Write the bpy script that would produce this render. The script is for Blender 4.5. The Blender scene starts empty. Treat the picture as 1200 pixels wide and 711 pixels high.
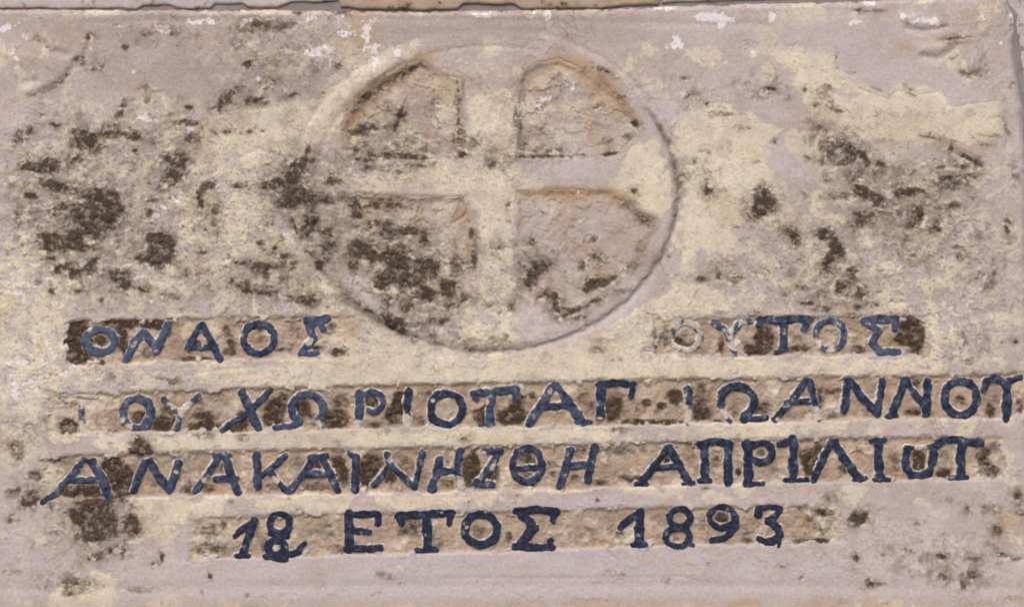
import bpy, math
import numpy as np

# ------------------------------------------------------------------ camera, sky, sun, exposure
scene = bpy.context.scene
cam_d = bpy.data.cameras.new("camera")
cam = bpy.data.objects.new("camera", cam_d)
scene.collection.objects.link(cam)
cam.location = (0.0, -3.2, 0.0)
cam.rotation_euler = (math.radians(90), 0, 0)
cam_d.sensor_width = 36.0
cam_d.lens = 36.0 * 3.2 / 1.2
cam_d.clip_end = 200.0
scene.camera = cam

SUN_EL, SUN_AZ = math.radians(44), math.radians(198)      # azimuth clockwise from +Y: behind the camera, to its left
world = bpy.data.worlds.new("World")
scene.world = world
world.use_nodes = True
wn = world.node_tree
wn.nodes.clear()
sky = wn.nodes.new("ShaderNodeTexSky")
sky.sky_type = 'NISHITA'
sky.sun_disc = False
sky.sun_elevation = SUN_EL
sky.sun_rotation = SUN_AZ
sky.dust_density = 3.0
bg = wn.nodes.new("ShaderNodeBackground")
bg.inputs[1].default_value = 0.15
wo = wn.nodes.new("ShaderNodeOutputWorld")
wn.links.new(sky.outputs[0], bg.inputs[0])
wn.links.new(bg.outputs[0], wo.inputs[0])

sun_d = bpy.data.lights.new("sun", 'SUN')
sun_d.energy = 0.9
sun_d.angle = math.radians(32)
sun_d.color = (1.0, 0.97, 0.94)
sun = bpy.data.objects.new("sun", sun_d)
scene.collection.objects.link(sun)
sx, sy, sz = math.sin(SUN_AZ) * math.cos(SUN_EL), math.cos(SUN_AZ) * math.cos(SUN_EL), math.sin(SUN_EL)
from mathutils import Vector
sun.rotation_euler = Vector((sx, sy, sz)).to_track_quat('Z', 'Y').to_euler()
sun.location = (sx * 5, sy * 5, sz * 5)

scene.view_settings.view_transform = 'Standard'
scene.view_settings.look = 'None'
scene.view_settings.gamma = 1.0
scene.view_settings.exposure = 0.67
scene.cycles.filter_width = 1.9

# ------------------------------------------------------------------ numeric helpers (plaque face in millimetres, x right, y down)
F4 = np.float32
rng = np.random.default_rng(11)

def perlin(x, y, seed):
    r = np.random.default_rng(seed)
    a = r.random((256, 256)) * 2 * np.pi
    gx, gy = np.cos(a).astype(F4), np.sin(a).astype(F4)
    xi, yi = np.floor(x).astype(np.int32), np.floor(y).astype(np.int32)
    xf, yf = (x - xi).astype(F4), (y - yi).astype(F4)
    u = xf * xf * xf * (xf * (xf * 6 - 15) + 10)
    v = yf * yf * yf * (yf * (yf * 6 - 15) + 10)
    def d(i, j):
        ii, jj = (xi + i) & 255, (yi + j) & 255
        return gx[ii, jj] * (xf - i) + gy[ii, jj] * (yf - j)
    a0 = d(0, 0); a0 += u * (d(1, 0) - a0)
    a1 = d(0, 1); a1 += u * (d(1, 1) - a1)
    return (a0 + v * (a1 - a0)) * 1.5

def fbm(x, y, scale, octv, seed, gain=0.5):
    s, amp, tot = 0, 1.0, 0.0
    for k in range(octv):
        f = 2.03 ** k / scale
        s = s + amp * perlin(x * f + 17.3 * k + 500, y * f - 9.1 * k + 500, seed + k)
        tot += amp
        amp *= gain
    return s / tot

def sst(a, b, x):
    t = np.clip((x - a) / (b - a), 0, 1)
    return t * t * (3 - 2 * t)

def blobs(X, Y, lst, shape=1.6):
    """sum of soft elliptical patches (x, y, rx, ry, weight[, rotation in degrees])"""
    out = np.zeros_like(X)
    for b in lst:
        bx, by, rx, ry, w = b[:5]
        t = math.radians(b[5]) if len(b) > 5 else 0.0
        m = 2.2 * max(rx, ry)
        sel = (X > bx - m) & (X < bx + m) & (Y > by - m) & (Y < by + m)
        if not sel.any():
            continue
        dx, dy = X[sel] - bx, Y[sel] - by
        if t:
            dx, dy = dx * math.cos(t) + dy * math.sin(t), -dx * math.sin(t) + dy * math.cos(t)
        q = (dx / rx) ** 2 + (dy / ry) ** 2
        out[sel] += w * np.exp(-0.7 * q ** shape)
    return out

def seg_dist(X, Y, pts):
    d = np.full(X.shape, 1e9, F4)
    for (x0, y0), (x1, y1) in zip(pts[:-1], pts[1:]):
        vx, vy = x1 - x0, y1 - y0
        L = vx * vx + vy * vy + 1e-9
        t = np.clip(((X - x0) * vx + (Y - y0) * vy) / L, 0, 1)
        d = np.minimum(d, np.hypot(X - x0 - t * vx, Y - y0 - t * vy))
    return d

def poly_sdf(X, Y, pts):
    """positive inside"""
    out = np.full(X.shape, -1e3, F4)
    p = np.array(pts, F4)
    sel = (X > p[:, 0].min() - 40) & (X < p[:, 0].max() + 40) & (Y > p[:, 1].min() - 40) & (Y < p[:, 1].max() + 40)
    if not sel.any():
        return out
    x, y = X[sel], Y[sel]
    d = seg_dist(x, y, list(pts) + [pts[0]])
    ins = np.zeros(x.shape, bool)
    n = len(pts)
    for i in range(n):
        x0, y0 = pts[i]; x1, y1 = pts[(i + 1) % n]
        if y0 == y1:
            continue
        c = ((y0 > y) != (y1 > y)) & (x < (x1 - x0) * (y - y0) / (y1 - y0) + x0)
        ins ^= c
    out[sel] = np.where(ins, d, -d)
    return out

def lerp_pts(pts, X):
    return np.interp(X, [p[0] for p in pts], [p[1] for p in pts]).astype(F4)

# ------------------------------------------------------------------ survey of the plaque: where things are, in mm on its face
TOP = [(-40, 11), (0, 11), (300, 12), (400, 13), (560, 13), (700, 10), (800, 7), (1000, 2), (1150, -4), (1240, -6)]
RIGHT = [(-20, 1174), (8, 1181), (20, 1187), (50, 1192), (90, 1198), (130, 1204), (200, 1209), (760, 1216)]
XL, YB = -34.0, 736.0

BANDS = [  # top line, bottom line, x range, depth, reading
    ([(80, 375), (380, 371), (405, 371)], [(80, 429), (120, 427), (200, 424), (300, 421), (405, 418)], 78, 408, 5.0, "ΟΝΑΟΣ"),
    ([(770, 373), (1085, 370)], [(770, 419), (1085, 414)], 768, 1086, 5.0, "ΟΥΤΟΣ"),
    ([(40, 463), (300, 455), (500, 450), (700, 446), (900, 443), (1100, 440), (1210, 438)],
     [(40, 509), (200, 506), (300, 504), (500, 500), (700, 498), (900, 494), (1100, 491), (1210, 488)], 56, 1201, 5.5, "ΤΟΥ ΧΩΡΙΟΤ ΑΓ ΙΩΑΝΝΟΥ"),
    ([(40, 536), (100, 533), (200, 530), (300, 528), (400, 526), (600, 523), (700, 520), (800, 517), (1000, 513), (1180, 512)],
     [(40, 588), (150, 582), (250, 580), (400, 578), (600, 574), (700, 572), (800, 568), (1000, 563), (1180, 561)], 44, 1177, 5.5, "ΑΝΑΚΑΙΝΗΣΘΗ ΑΠΡΙΛΙΟΥ"),
    ([(220, 608), (300, 604), (400, 602), (600, 599), (700, 596), (850, 594), (990, 590)],
     [(220, 655), (350, 651), (500, 648), (600, 645), (700, 641), (800, 638), (990, 636)], 222, 988, 4.5, "12 ΕΤΟΣ 1893"),
]
ENDS = [(12, 60), (60, 14), (90, 20), (50, 40), (70, 70)]                # how far each band's ends have worn away
QUADS = [
    [(402, 150), (408, 132), (420, 113), (440, 96), (466, 80), (492, 71), (515, 86), (541, 94), (543, 140), (541, 184), (480, 187), (415, 187), (404, 172)],
    [(607, 110), (612, 86), (632, 74), (655, 70), (690, 85), (720, 110), (742, 135), (747, 149), (735, 166), (724, 181), (690, 184), (612, 184), (605, 150)],
    [(390, 233), (420, 228), (480, 231), (545, 231), (552, 260), (558, 300), (557, 325), (540, 350), (507, 374), (480, 369), (450, 350), (420, 326), (402, 302), (391, 265)],
    [(606, 226), (660, 222), (715, 224), (735, 238), (748, 250), (768, 257), (771, 270), (752, 298), (725, 325), (690, 347), (655, 370), (635, 352), (608, 342), (604, 300)],
]
MX, MY, MRX, MRY = 573.0, 222.0, 221.0, 188.0

DARK = [
 # top left
 (40,113,5,2,0.6,-30),(55,106,7,2.5,0.75,-30),(68,99,8,3,0.83,-35),(78,88,6,4,0.75,-45),(93,72,8,6,0.9),(108,81,4,4,0.75),(119,79,4,4,0.75),(121,69,4,4,0.52),(106,43,7,5,0.68),(104,56,4,3,0.68),
 (146,55,4,5,.8),(136,30,6,2,.8),(171,40,6,3,.8),(162,48,3,2,.6),(44,47,4,3,.7),(58,58,7,2,.5,40),(84,50,3,2,.6),(170,100,6,4,.5),
 (205,38,9,4,.6),(232,42,5,4,.8),(192,30,14,3,.4),(320,30,32,8,.7),(300,26,9,5,.7),(350,14,10,4,.7),(400,13,20,4,.8),(290,75,6,4,.9),(283,35,7,6,.7),(396,77,6,4,.9),(370,80,9,5,.6),(278,50,8,8,.5),
 (270,108,9,6,.9,-20),(262,120,12,6,.9),(300,118,14,7,1),(285,105,8,5,.5),(345,111,9,3,1,-15),(253,128,7,4,.8),(320,100,20,12,.4),(305,75,20,20,.35),
 (221,125,5,2.2,1.2),(186,108,8,2,.8),(172,116,4,5,.5),(145,123,4,8,.8,10),(130,146,9,3,1),(128,158,18,5,1.2,-5),(158,159,9,6,1),(140,134,6,4,.9),(180,165,10,5,.5),(158,176,3,3,.8),
 (98,165,18,12,.95,25),(112,172,10,6,.6),(90,153,8,4,.6),(64,146,7,2.5,1),(50,134,3,3,.8),(91,133,5,4,.6),(25,160,10,8,.95,-25),(35,152,5,6,.8),(14,168,4,4,.7),
 (30,195,9,5,1),(57,193,14,7,1.1),(68,220,12,6,.9),(35,229,9,3.5,1),(52,207,12,10,.6),(88,186,9,6,.6),(42,198,8,3,.9),(25,250,8,8,.4),(72,243,9,4,.8,-15),
 (200,136,4,4,.8),(214,144,14,5,.9),(233,146,5,5,.8),(225,163,10,9,.8,-40),(250,155,4,3,.6),(210,192,11,15,1.2,15),(193,186,6,5,1),(200,207,18,10,.7),(190,220,14,6,.55),(180,235,8,3,.7),(175,249,6,6,.7),
 (245,217,9,6,.95),(234,228,7,7,.8),(236,237,3,8,.8,-15),(278,217,6,4,1),(285,218,8,2,.8),(308,153,4,3,.5),(270,153,8,3,.6),(262,155,5,3,.7),(292,154,4,3,.8),(320,178,4,1.5,.8),(315,192,6,1.5,.7),
 (345,205,16,20,1.15,15),(358,182,4,16,1,20),(368,188,8,4,1),(322,214,14,6,1),(312,219,8,6,.9),(350,232,22,12,1.1),(388,212,11,7,.7),(405,187,8,5,.6),(393,183,5,4,.5),(380,233,14,6,.8),(330,240,12,8,.6),(395,205,12,8,.4),
 # left patches
 (120,248,20,20,1.25),(128,236,14,12,1),(92,248,8,9,1,-20),(110,226,20,7,.7),(100,262,14,8,.7),(85,280,12,8,1.1,-25),(58,288,12,6,1.1),(62,278,10,4,.9),(109,275,7,6,1),(95,290,18,4,.9),(48,276,4,3,.8),
 (190,290,15,14,1.4),(182,278,12,6,1),(172,302,14,6,.9),(190,308,16,8,.6),(68,315,5,4,1),(60,303,6,4,.7),(95,315,26,8,.55),(110,305,10,3,.8,-40),(84,322,4,6,.7),(75,312,10,2,.8,-30),
 (140,325,14,10,.75),(148,335,9,6,.6),(165,338,10,3,.8,15),(45,328,4,9,.6),(61,341,5,4,.9),(93,341,6,2,.7),(103,358,4,3,.6),(120,352,3,6,.6),(200,347,14,4,.7,10),(237,294,7,5,.9),(222,318,14,4,.5,-30),(243,333,5,6,.6,-40),(235,320,10,3,.5,-20),
 (252,262,5,22,.65,-8),(240,268,3,4,.7),(235,240,4,8,.8),(254,244,5,6,.7),(266,273,3,5,.6),(120,285,80,62,.36),(55,240,50,50,.3),(120,185,70,30,.22),
 (308,262,8,4,.6),(305,284,7,3,.8),(322,290,3,6,.8,20),(312,295,8,3,.6,40),(302,313,11,6,1.2),(312,322,5,6,.8),(286,335,9,8,1.2),(276,307,4,3,1),(285,308,4,4,.9),(271,328,3,4,.9),(330,310,20,7,.75),(335,300,10,3,.8),(310,338,26,6,.65),(320,345,14,4,.6),(345,350,16,5,.7),(335,327,9,5,.7),(365,352,12,9,.85),(300,342,8,4,.5),(262,312,12,2,.5,15),
 (365,256,9,8,1.2),(358,271,8,6,1.1),(385,290,10,12,.85),(375,311,8,7,.9),(364,295,7,6,.7),(345,265,2,10,.8,-20),(380,270,14,6,.7),(350,280,40,50,.22),(400,255,10,6,.4),
 # lower left quarter of the medallion
 (422,290,14,12,1.4),(414,309,6,6,1.1),(455,270,8,12,1.15),(437,262,8,5,.6),(481,270,13,5,1.1),(465,306,13,18,1.2),(450,300,10,5,.7),(476,328,16,8,1.2),(503,314,10,12,1.2),(490,312,6,8,.8),(446,330,9,10,.9),(525,338,10,11,1.3),(498,345,12,9,1.25),(476,358,8,7,1.1),(515,374,12,5,1),(530,358,14,5,.8,-30),(435,302,8,6,.9),(496,280,5,8,.9),(420,250,7,7,1.2),(415,240,6,8,.9),(450,239,32,5,.8),(556,298,4,16,1),(552,272,3,8,.8),(536,310,13,12,.55),(545,348,12,6,.7),(490,380,14,4,.5),
 (460,374,18,8,.95,20),(464,384,11,3.5,1.2,20),(428,361,18,3,.7,35),(470,310,72,62,.38),(505,395,25,15,.35),(405,350,5,4,.5),(455,350,5,10,.6),
 # upper left quarter, with painted shade inside its upper-left edge
 (445,103,30,5,.9,-30),(480,82,16,4,.9,-25),(425,118,10,5,.8,-40),(470,133,6,8,1.1,20),(464,145,3,8,.8,15),(510,120,8,4,1),(511,136,6,4,.6),(415,155,10,6,.8,-20),(432,148,12,5,.8),(450,120,10,8,.4),(415,175,6,4,.7),(428,187,14,2.6,1.4),(460,182,20,4,.9),(480,183,14,3,1),(495,185,12,3,1.1),(432,197,8,4,.9),(448,198,4,3,.8),(467,202,6,3,.7),(488,194,14,2.5,.9),(434,180,6,4,.7),(500,170,40,12,.25),(450,160,40,25,.3),(523,147,8,5,.4),
 (538,110,3,8,.7),(537,140,2.5,22,1),(543,160,4,10,.8),(541,181,4,4,1.1),(544,98,2,6,.8),(552,165,8,6,.5),(550,140,10,2,.4),
 # upper right quarter
 (627,183.5,18,2.2,1.5),(655,183,14,2,1.2),(680,181,10,1.8,.6),(715,180,10,2.6,1.2,-10),(735,162,7,5,.8,-40),(745,147,4,5,.9),(635,153,5,4,.9),(610,150,2,10,.6),(612,170,4,8,.6),(640,175,24,6,.5),(700,125,9,5,.55,-20),(710,165,8,5,.6),(726,112,10,4,.7,30),(707,82,8,4,.8,30),(718,88,8,3,.6,30),(692,78,8,5,.5),(742,143,5,5,.6),(560,178,30,14,.3),(575,192,7,5,.7),(590,190,14,12,.35),(604,140,2.4,14,.7),(607,165,2.5,8,.6),
 # rim groove on the right, its shade painted dark
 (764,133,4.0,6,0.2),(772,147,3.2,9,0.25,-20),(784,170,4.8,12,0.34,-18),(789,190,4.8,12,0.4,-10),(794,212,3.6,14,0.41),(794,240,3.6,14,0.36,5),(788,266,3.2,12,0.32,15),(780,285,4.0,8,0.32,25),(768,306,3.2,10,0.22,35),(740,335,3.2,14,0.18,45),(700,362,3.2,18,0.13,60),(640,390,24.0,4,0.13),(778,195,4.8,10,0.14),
 # lower right quarter
 (625,313,11,11,.95),(641,310,6,8,.8),(621,331,8,9,1.05),(650,352,6,10,1.1),(640,345,9,4,.9),(656,363,9,4,1.2),(700,332,13,6,1.15,-10),(715,328,12,4,1.1,-30),(690,336,7,9,.9),(666,367,16,3.5,1.1,-20),(685,357,18,4,.7,-20),(678,372,9,4,.9),(630,352,8,6,.6),(737,310,12,4,.55,-35),(742,312,8,5,.5),(743,224,5,4,1),(733,238,9,7,.7),(752,256,10,6,.75,20),(762,267,5,6,.6),(750,290,6,12,.5,30),(785,300,4,3,.8),(599,356,7,8,.85),(574,357,5,4,.7),(623,283,5,4,.8),(634,249,5,3,.5,45),(677,258,6,2,.6),(696,280,6,3,.6),(706,304,8,5,.55),(683,309,4,6,.6),(694,300,5,2.5,.8),(665,327,4,4,.5),(664,318,3,2,.6),(715,345,24,5,.4,-20),(650,300,60,40,.2),
 (585,290,14,8,.4),(596,258,4,3,.6),(595,240,3,5,.6),(578,330,4,3,.5),(580,395,14,6,.5),(560,410,20,5,.4),(540,398,6,3,.7),(720,420,12,4,.3),(700,410,10,6,.4),(705,398,14,3,.35),
 # right side
 (896,238,14,14,1.4),(884,250,9,7,1),(892,226,11,8,.9),(930,277,9,12,1.05),(918,268,7,5,.5),(965,274,10,7,1.2),(980,292,10,12,1.25),(968,305,7,8,1),(968,319,9,8,1),(974,283,8,6,.9),(998,318,8,10,.9),(995,340,20,12,.7),(984,335,6,8,.7),(962,345,7,7,.8),(940,336,10,4,.8,20),(946,355,8,3,1),(860,327,9,7,.8),(843,312,14,14,.45),(822,327,6,4,.7),(842,326,3,5,.7),(888,320,12,3,.7,10),(925,318,8,8,.4),(966,362,14,4,.8),(1004,360,5,4,.9),(1025,357,6,4,.9),(1010,345,8,10,.5),(885,370,10,6,.4),(850,370,30,10,.3),(925,345,10,8,.4),
 (1018,227,15,6,1.05,15),(1023,232,6,4,1.1),(1006,222,8,6,.9),(1068,224,13,5,1.2),(1052,226,7,6,.8),(1030,238,8,5,.6),(1000,208,14,8,.6),(1077,250,6,10,.9),(1070,262,8,6,.6),(1095,267,7,8,.95),(1050,250,20,14,.4),(1015,252,18,10,.5),(1040,245,75,45,.2),(1110,300,70,60,.14),(1140,250,50,40,.14),
 (1005,262,10,12,.5),(1060,290,20,14,.3),(1180,265,5,8,.8),(1182,280,6,5,.5),(1128,299,9,5,.7),(1175,360,4,18,.3),(1130,290,16,3,.4),(1150,330,20,10,.35),(1115,240,8,4,.6),(1165,315,3,10,.5),
 (990,190,12,4,1.05,-20),(995,178,8,6,.8),(1015,190,5,5,1.1),(1013,180,6,5,.7),(1032,192,8,3,.8,30),(985,170,18,12,.75),(972,185,12,8,.55),(960,165,18,14,.4),(1005,182,10,10,.6),(1040,200,30,8,.5),(1038,165,10,3,.4),
 (1130,183,12,3,.9,25),(1146,192,5,5,1.1),(1125,195,8,3,.8),(1140,205,8,4,.6),(1085,160,9,2,.8,20),(1100,164,7,2,.8,20),(1110,174,6,3,.7),(1115,168,2.5,8,.6),(1100,196,10,2.5,.7),(1105,210,12,10,.5),(1120,212,16,8,.55),(1158,170,8,2,.6),(1080,215,40,24,.15),(1140,200,40,24,.15),(1190,200,8,14,.4),(1160,160,14,4,.35),
 (830,212,5,12,.85),(829,226,6,5,.95),(842,224,10,5,.4),(868,150,5,4,.75),(877,150,3,3,.5),(850,134,12,3,.6),(828,121,9,3,.6),(804,112,4,3,1),(813,110,5,2.5,1),(804,92,9,3,.6),(812,190,4,4,.6),(825,178,8,3,.4),(850,187,5,4,.4),(887,190,6,3,.5),(810,200,10,10,.3),(1000,150,10,8,.25),
 (903,104,6,4,.8),(890,100,32,18,.3),(943,105,4,3,.6),(955,108,8,4,.5),(972,104,3,5,.8),(956,122,5,5,.7),(972,122,6,6,.5),(985,130,9,2,.7,10),(945,146,14,8,.35),(962,150,8,6,.4),(925,115,4,3,.6),(908,165,5,4,.6),(964,192,4,3,.6),(970,211,5,4,.7),(945,184,5,2,.6),(940,230,12,5,.4),(985,230,18,6,.5),(860,265,20,3,.3),(800,215,6,14,.3),
 (1128,44,12,2.2,.8,-6),(1113,46,5,2,.9),(1128,84,6,5,.5,30),(1142,88,14,3.5,.5,-8),(1132,70,3,6,.35),(1155,70,3,20,.25),(1115,68,12,3,.3,-35),(1100,31,14,2,.5),(1065,26,6,4,.4),(1004,12,5,2.5,1.1),(1025,13,14,2,.5),(980,70,2,14,.3),(1000,84,6,2,.6,40),(1030,105,14,2,.45,25),(1065,103,9,3,.4,30),(1070,112,5,2,.7,30),(1180,150,3,10,.6,-20),(1186,100,4,4,.5),(1170,137,12,3,.35),  # corner carvings: includes painted shade beneath the leaf and the upper lump
 # bottom
 (112,602,20,14,1.4),(95,602,14,9,1),(122,618,16,12,1.4),(110,590,20,8,1),(105,625,16,10,.8),(85,600,10,4,.7),(100,588,16,5,.8),(140,585,12,4,.8),(155,617,9,14,1.05),(150,608,6,5,.9),(112,651,12,5,.8,-10),(128,645,4,4,1),(144,645,4,6,.95),(60,592,4,5,.9),(63,620,8,6,.5),(85,684,9,8,.7,-40),(78,695,8,4,.6),(160,690,24,4,.45),(105,690,10,10,.35),(70,680,40,14,.25),(115,618,50,34,.3),
 (190,653,3,6,1.2),(179,660,3,3,1),(246,674,3,3,.95),(237,692,3,4,.5),(165,521,9,10,1.6),(160,530,9,8,1.5),(170,531,10,8,1.5),(39,582,13,9,1.15),(30,588,8,6,.8),(40,557,9,7,.8),(17,575,10,6,.7),(15,607,9,6,.6),(20,525,8,9,.6),(30,500,10,5,.35),(20,520,30,25,.25),(36,635,5,8,.5),(12,670,12,6,.25),
 (1008,605,10,9,1.1),(1000,610,10,6,.6),(1003,654,4,4,1.1),(1018,683,5,6,1),(1028,684,8,3,.5),(1103,651,6,3,1.1),(1143,654,7,3,.7),(1129,683,5,6,1.1),(1138,672,9,6,.7),(1105,675,8,8,.4),(1075,613,4,2.5,.9),(1132,597,4,5,.8),(1113,586,5,3,.5),(1192,578,6,7,1),(1196,600,6,5,.9),(1168,620,6,7,.8),(1160,595,14,8,.4),(1175,650,8,3,.6,15),(1192,655,10,2,.5),(940,676,3,2.5,.8),(915,663,5,2,.6),(1065,645,7,3,.4),(1035,650,4,2,.5),(940,580,24,8,.15),(980,582,20,8,.3),(1000,650,120,40,.14),(1130,660,60,40,.2),(1185,700,10,3,.5),
 (450,673,9,4,.6,20),(470,683,4,2,.6),(440,695,8,2,.4,-20),(290,697,4,5,.5),(560,680,3,3,.3),(270,587,4,4,.5),(700,585,3,2.5,.9),(605,580,4,2,.7),(825,572,6,2.5,.8,-15),(720,668,9,3,.35),(780,680,10,4,.3),(830,660,3,2,.6),(730,672,3,3,.4),(725,503,16,4,.5),(350,600,6,8,.55),(130,440,6,5,.6),(205,447,8,4,.8),(190,443,10,3,.6),(545,513,7,5,.75),(395,518,6,4,.4),(450,505,8,4,.6),(560,445,5,2,.3),(240,510,14,4,.6),(285,512,6,4,.8),(130,520,4,3,.4),(300,545,6,3,.3),
 (70,462,3,3,.4),(60,495,14,12,.35),(15,470,10,10,.2),(1135,425,6,6,.5),(1125,395,8,8,.5),(1150,410,10,6,.4),(1190,400,2.5,2.5,1.2),(1120,440,30,10,.2),(770,395,8,12,.6),(780,385,6,6,.5),(760,410,10,10,.4),
]
BAND_DIRT = [
 (92,392,14,18,1.2),(80,402,5,6,1.2),(84,420,13,9,1.25),(100,412,8,10,1),(150,379,25,5,1.3),(142,396,7,12,1.2),(148,410,5,8,.8),(185,379,14,7,1.2),(196,386,5,8,.9),(114,427,8,6,1.2),(117,399,6,6,1),(130,380,8,6,.9),(268,412,8,5,.8),(270,400,5,8,.6),(175,412,14,8,.4),(232,402,4,4,.8),(265,385,6,6,.6),(330,410,10,3,.6),(345,390,8,14,.35),(372,408,8,4,.7),(395,412,8,5,.9),(400,420,8,6,.6),(230,420,26,3,.7),(305,385,5,4,.7),(308,396,5,5,.5),(388,384,6,6,.4),
 (1068,386,13,14,1.6),(1058,398,9,6,1.2),(1075,400,8,10,.7),(895,396,11,14,1.2),(890,410,12,5,1.2),(876,411,5,8,1),(845,402,5,14,.7),(820,395,5,8,.4),(1004,410,8,6,.9),(935,408,14,5,.7),(935,396,8,6,.5),(1072,412,8,8,.5),(803,405,14,10,.45),(793,399,5,5,.6),(780,395,6,12,.45),(976,385,5,6,.3),(840,378,18,5,.5),
 (80,500,10,9,1.3),(76,474,14,5,.5),(162,490,9,9,1.1),(190,497,17,8,1.25),(195,480,10,10,.5),(240,501,20,6,1.2),(240,488,16,8,.7),(230,470,8,6,.5),(282,497,8,14,1),(272,505,10,5,1),(320,486,12,14,1.2),(330,470,12,10,.7),(354,477,9,10,1.1),(366,488,6,6,.6),(393,491,16,10,1.2),(398,470,12,8,.6),(437,471,7,7,1.4),(462,484,10,11,1.35),(468,466,8,8,1),(435,498,14,4,.6),(490,492,10,6,.6),(498,460,8,5,.6),(564,487,9,9,1.15),(570,478,4,6,1),(598,488,18,9,1.25),(605,475,8,10,.8),(618,462,14,8,.5),(688,470,10,14,.35),(703,490,5,8,.6),(720,468,9,8,.7),(716,482,9,10,1),(792,464,9,8,1.1),(776,475,6,4,1),(758,471,5,4,.9),(822,482,11,9,1.25),(820,460,9,12,.6),(775,495,26,4,1),(742,495,12,4,1.2),(745,480,30,10,.4),(840,495,8,4,.8),(892,478,12,9,.6),(860,482,8,8,.4),(960,462,10,10,.5),(958,474,8,8,.5),(1020,480,10,6,.4),(975,485,6,6,.5),(1073,449,6,7,.8),(1070,483,10,4,.9),(1126,468,6,6,.7),(1160,482,6,8,.6),(1165,472,8,14,.3),(985,458,20,4,.5),(945,482,16,3,.3),(1196,480,8,16,.5),
 (132,550,14,14,1.3),(148,562,10,12,1.2),(140,575,12,8,1),(94,574,24,6,1.2),(112,577,16,4,1),(82,576,8,5,.9),(60,538,16,4,.6),(40,556,8,8,.9),(180,556,8,14,.4),(215,560,10,14,.4),(225,575,10,4,.6),(245,572,8,8,.6),(262,548,6,6,.7),(275,570,7,4,.5),(318,565,10,10,.4),(345,545,10,14,.3),(400,556,8,10,1.2),(396,541,8,8,.8),(372,545,5,5,.8),(370,570,20,5,.6),(430,552,10,17,1.35),(444,542,10,10,.6),(458,558,8,9,1),(475,545,10,12,.45),(552,548,10,18,1.45),(528,540,8,8,.4),(525,567,8,6,.5),(577,555,8,12,.8),(500,560,8,12,.4),(620,537,9,7,1),(616,556,10,5,.5),(648,545,9,18,.35),(680,530,8,8,.4),(674,560,6,5,.7),(720,527,40,5,.5),(740,560,30,4,.5),(705,565,10,4,.6),(782,540,4,5,.9),(810,530,8,14,.35),(838,540,6,14,.5),(865,553,4,5,.8),(892,530,5,5,.8),(905,552,8,6,.35),(950,543,9,13,1.3),(945,532,10,6,.9),(960,525,10,5,.7),(987,550,7,8,.5),(1005,530,8,8,.3),(1047,540,6,12,.5),(1077,537,7,10,1.1),(1077,548,8,4,.9),(1106,554,8,5,1.2),(1107,535,6,6,.5),(1150,532,9,10,.8),(1160,550,14,10,.6),(1165,525,8,8,.5),
 (243,620,14,12,.4),(245,642,20,6,.5),(262,615,4,5,.6),(300,622,6,10,.5),(310,640,5,8,.5),(330,605,14,3,.5),(390,620,20,10,.3),(410,646,20,3,.4),(395,640,12,4,.5),(483,618,10,10,.6),(490,605,8,8,.5),(470,625,6,8,.4),(512,630,8,14,.4),(560,622,7,8,.35),(597,630,5,8,.6),(680,625,14,10,.35),(720,625,12,4,.5),(790,630,5,5,.4),(825,615,8,12,.4),(846,606,8,6,1),(880,615,10,10,.4),(875,630,8,6,.4),(940,594,10,5,.5),(965,600,10,5,.6),(960,634,12,4,.7),(960,615,28,18,.3),(935,634,20,3,.5),
]
CREAM_POLY = [
 [(793,142),(815,130),(835,121),(880,132),(914,150),(896,185),(904,210),(928,225),(915,232),(935,262),(905,275),(880,262),(850,268),(870,290),(820,296),(800,330),(795,300),(803,240),(801,190)],
 [(928,152),(955,150),(972,190),(975,200),(955,192),(930,178)],
 [(952,225),(975,228),(1000,235),(990,265),(958,268),(948,250)],
 [(970,60),(1000,100),(1042,116),(1052,104),(1100,106),(1112,124),(1172,120),(1176,160),(1120,166),(1060,168),(1000,160),(975,140),(940,120),(930,85),(870,58),(920,55)],
 [(250,136),(300,132),(380,112),(425,62),(470,62),(432,102),(396,150),(350,190),(305,215),(250,206),(222,202),(232,165)],
 [(225,240),(300,235),(335,285),(300,300),(250,340),(200,345),(150,358),(200,300),(230,290)],
 [(328,322),(372,318),(405,350),(420,372),(470,400),(520,410),(570,418),(640,410),(700,395),(760,358),(790,330),(850,340),(860,365),(770,372),(760,395),(770,420),(1090,420),(1095,365),(1040,355),(1030,320),(1060,330),(1100,380),(1110,440),(700,446),(300,455),(230,450),(240,425),(400,420),(408,372),(350,366)],
 [(545,108),(598,112),(602,190),(600,330),(598,398),(540,398),(560,350),(560,240),(545,225),(400,224),(395,200),(544,190)],
 [(742,170),(770,165),(785,200),(788,245),(775,255),(745,240),(720,218)],
 [(165,132),(190,128),(195,145),(176,152),(160,142)],
 [(70,172),(130,170),(135,200),(110,225),(70,215)],
 [(0,290),(60,285),(75,330),(90,350),(70,440),(45,480),(0,485)],
 [(55,470),(90,462),(105,512),(60,520)],
 [(100,512),(330,507),(520,503),(740,500),(700,518),(500,522),(300,525),(120,530)],
 [(790,498),(900,496),(1010,494),(985,508),(880,512),(800,512)],
 [(150,585),(262,582),(258,602),(225,606),(190,640),(165,610)],
 [(290,582),(420,580),(400,598),(300,600)],[(440,582),(600,577),(590,588),(470,597)],
 [(0,500),(40,505),(60,530),(30,545),(0,540)],
 [(330,300),(350,290),(370,320),(345,325)],
 [(1000,330),(1040,335),(1060,365),(1020,362)],
 [(140,295),(180,305),(180,330),(160,325)],
 [(60,690),(110,670),(140,675),(130,711),(60,711)],
]
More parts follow.
